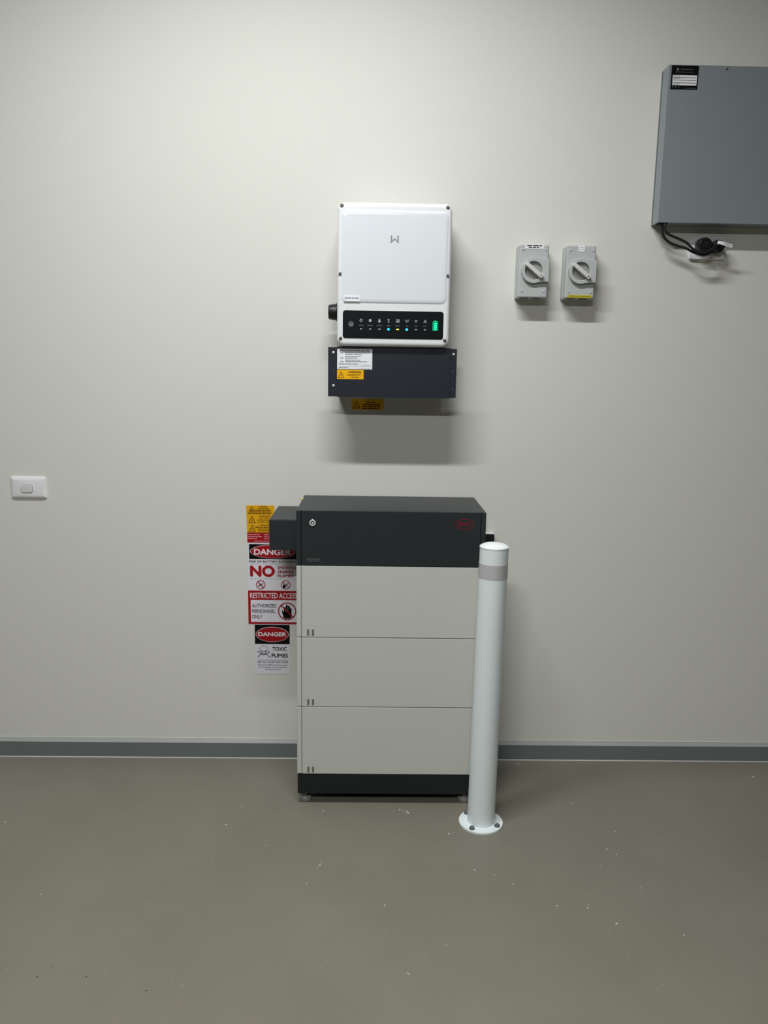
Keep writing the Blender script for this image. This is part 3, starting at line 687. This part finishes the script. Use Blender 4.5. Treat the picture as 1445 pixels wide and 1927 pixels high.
for sg in (-1, 1):
    flat(bm, [(cx+sg*.0018, cz+.0020), (cx+sg*.0085, cz+.0058), (cx+sg*.0090, cz+.0022), (cx+sg*.0055, cz-.0006)], y1)
    for z0, z1 in ((-.0030, -.0185), (-.0130, -.0010)):
        stroke(bm, [(cx+sg*.0080, cz-.0065), (cx+sg*.0190, cz+.0008 if z1 > -.01 else cz-.0165)], .0010, y1)
        stroke(bm, [(cx+sg*.0085, cz-.0095), (cx+sg*.0190, cz-.0035 if z1 > -.01 else cz-.0190)], .0010, y1)
    for ez in (.0000, -.0180): ringflat(bm, cx+sg*.0200, cz+ez, .0027, .0016, y1, 12)
flat(bm, [(cx, cz+.0012), (cx-.0022, cz-.0028), (cx+.0022, cz-.0028)], y1)
stroke(bm, [(cx-.0070, cz-.0062), (cx-.0030, cz-.0088), (cx+.0030, cz-.0088), (cx+.0070, cz-.0062)], .0026, y1)
part('skull_pictogram', bm, 'inkblack', s, 'skull and crossbones', smooth=False)

# ------------------------------------------------------------------ plaster flakes and grit lying on the floor
FL = [(1.6032,-.1199,4),(.4973,-.4756,2),(.0871,-.3572,3),(.3621,-.3667,4),(.3573,-.3574,3),(.3352,-.3482,3),(.3480,-.352,2),(-.1783,-.3381,2),(-.2118,-.4392,3),(-.0732,-.5474,2),(.0637,-.7258,2),(.0952,-.6417,4),(.0985,-.630,2),(.0890,-.655,2),(.2794,-.8153,2.5),(.6387,-.7241,2.5),(.7416,-.8147,3),(.8274,-.8099,2),(.8220,-.822,2),(1.0037,-.465,2.5),(.9517,-.5572,2.5),(.9118,-.6353,1.5),(.994,-.7378,2),(.8816,-.8823,3),(1.0419,-.9248,2.5),(.3336,-1.0589,2.5),(.3290,-1.056,1.5),(-.6476,-.7756,2),(-.8996,-.4315,2.5),(.5397,-.6605,2.5),(.5927,-.6843,2),(.6339,-.5599,2),(.9072,-.3032,2.5),(-.8467,-.1886,2),(.7788,-.0353,3),(.4309,-.9616,1.5),(.9726,-.5835,2),(.4835,-.4814,2.5),(.7561,-.1605,2)]
GR = [(-.5377,-1.07,2.5),(-.5175,-1.0399,2),(-.4241,-1.0697,2.5),(-.2727,-1.1112,2.5),(-.2973,-.793,1.5),(-.1477,-.5773,1.5),(-.9,-.07,2)]
def flakes(name, pts, m, label, cat):
    bm = B(); rnd = random.Random(11)
    for x, y, s in pts:
        s *= .00085; n = 6; h = s*rnd.uniform(.3, .6); a0 = rnd.uniform(0, 6)
        lo = []; hi = []
        for k in range(n):
            a = a0+2*PI*k/n; q = s*rnd.uniform(.6, 1.25)
            lo.append(bm.verts.new((x+q*math.cos(a)*1.3, y+q*math.sin(a), 0))); hi.append(bm.verts.new((x+q*.7*math.cos(a)*1.3, y+q*.7*math.sin(a), h)))
        for k in range(n): bm.faces.new((lo[k], lo[(k+1) % n], hi[(k+1) % n], hi[k]))
        bm.faces.new(lo); bm.faces.new(hi)
    o = part(name, bm, m, smooth=False); o['kind'] = 'stuff'; o['label'] = label; o['category'] = cat
rnd = random.Random(5)
FL += [(rnd.uniform(-.9, 1.6), rnd.uniform(-1.3, -.08), rnd.uniform(.6, 1.1)) for k in range(70)]
flakes('plaster_flakes', FL, 'chip', 'tiny white plaster flakes scattered over the grey floor', 'debris')
flakes('floor_grit', GR, 'chipdark', 'tiny dark grit specks on the grey floor', 'debris')
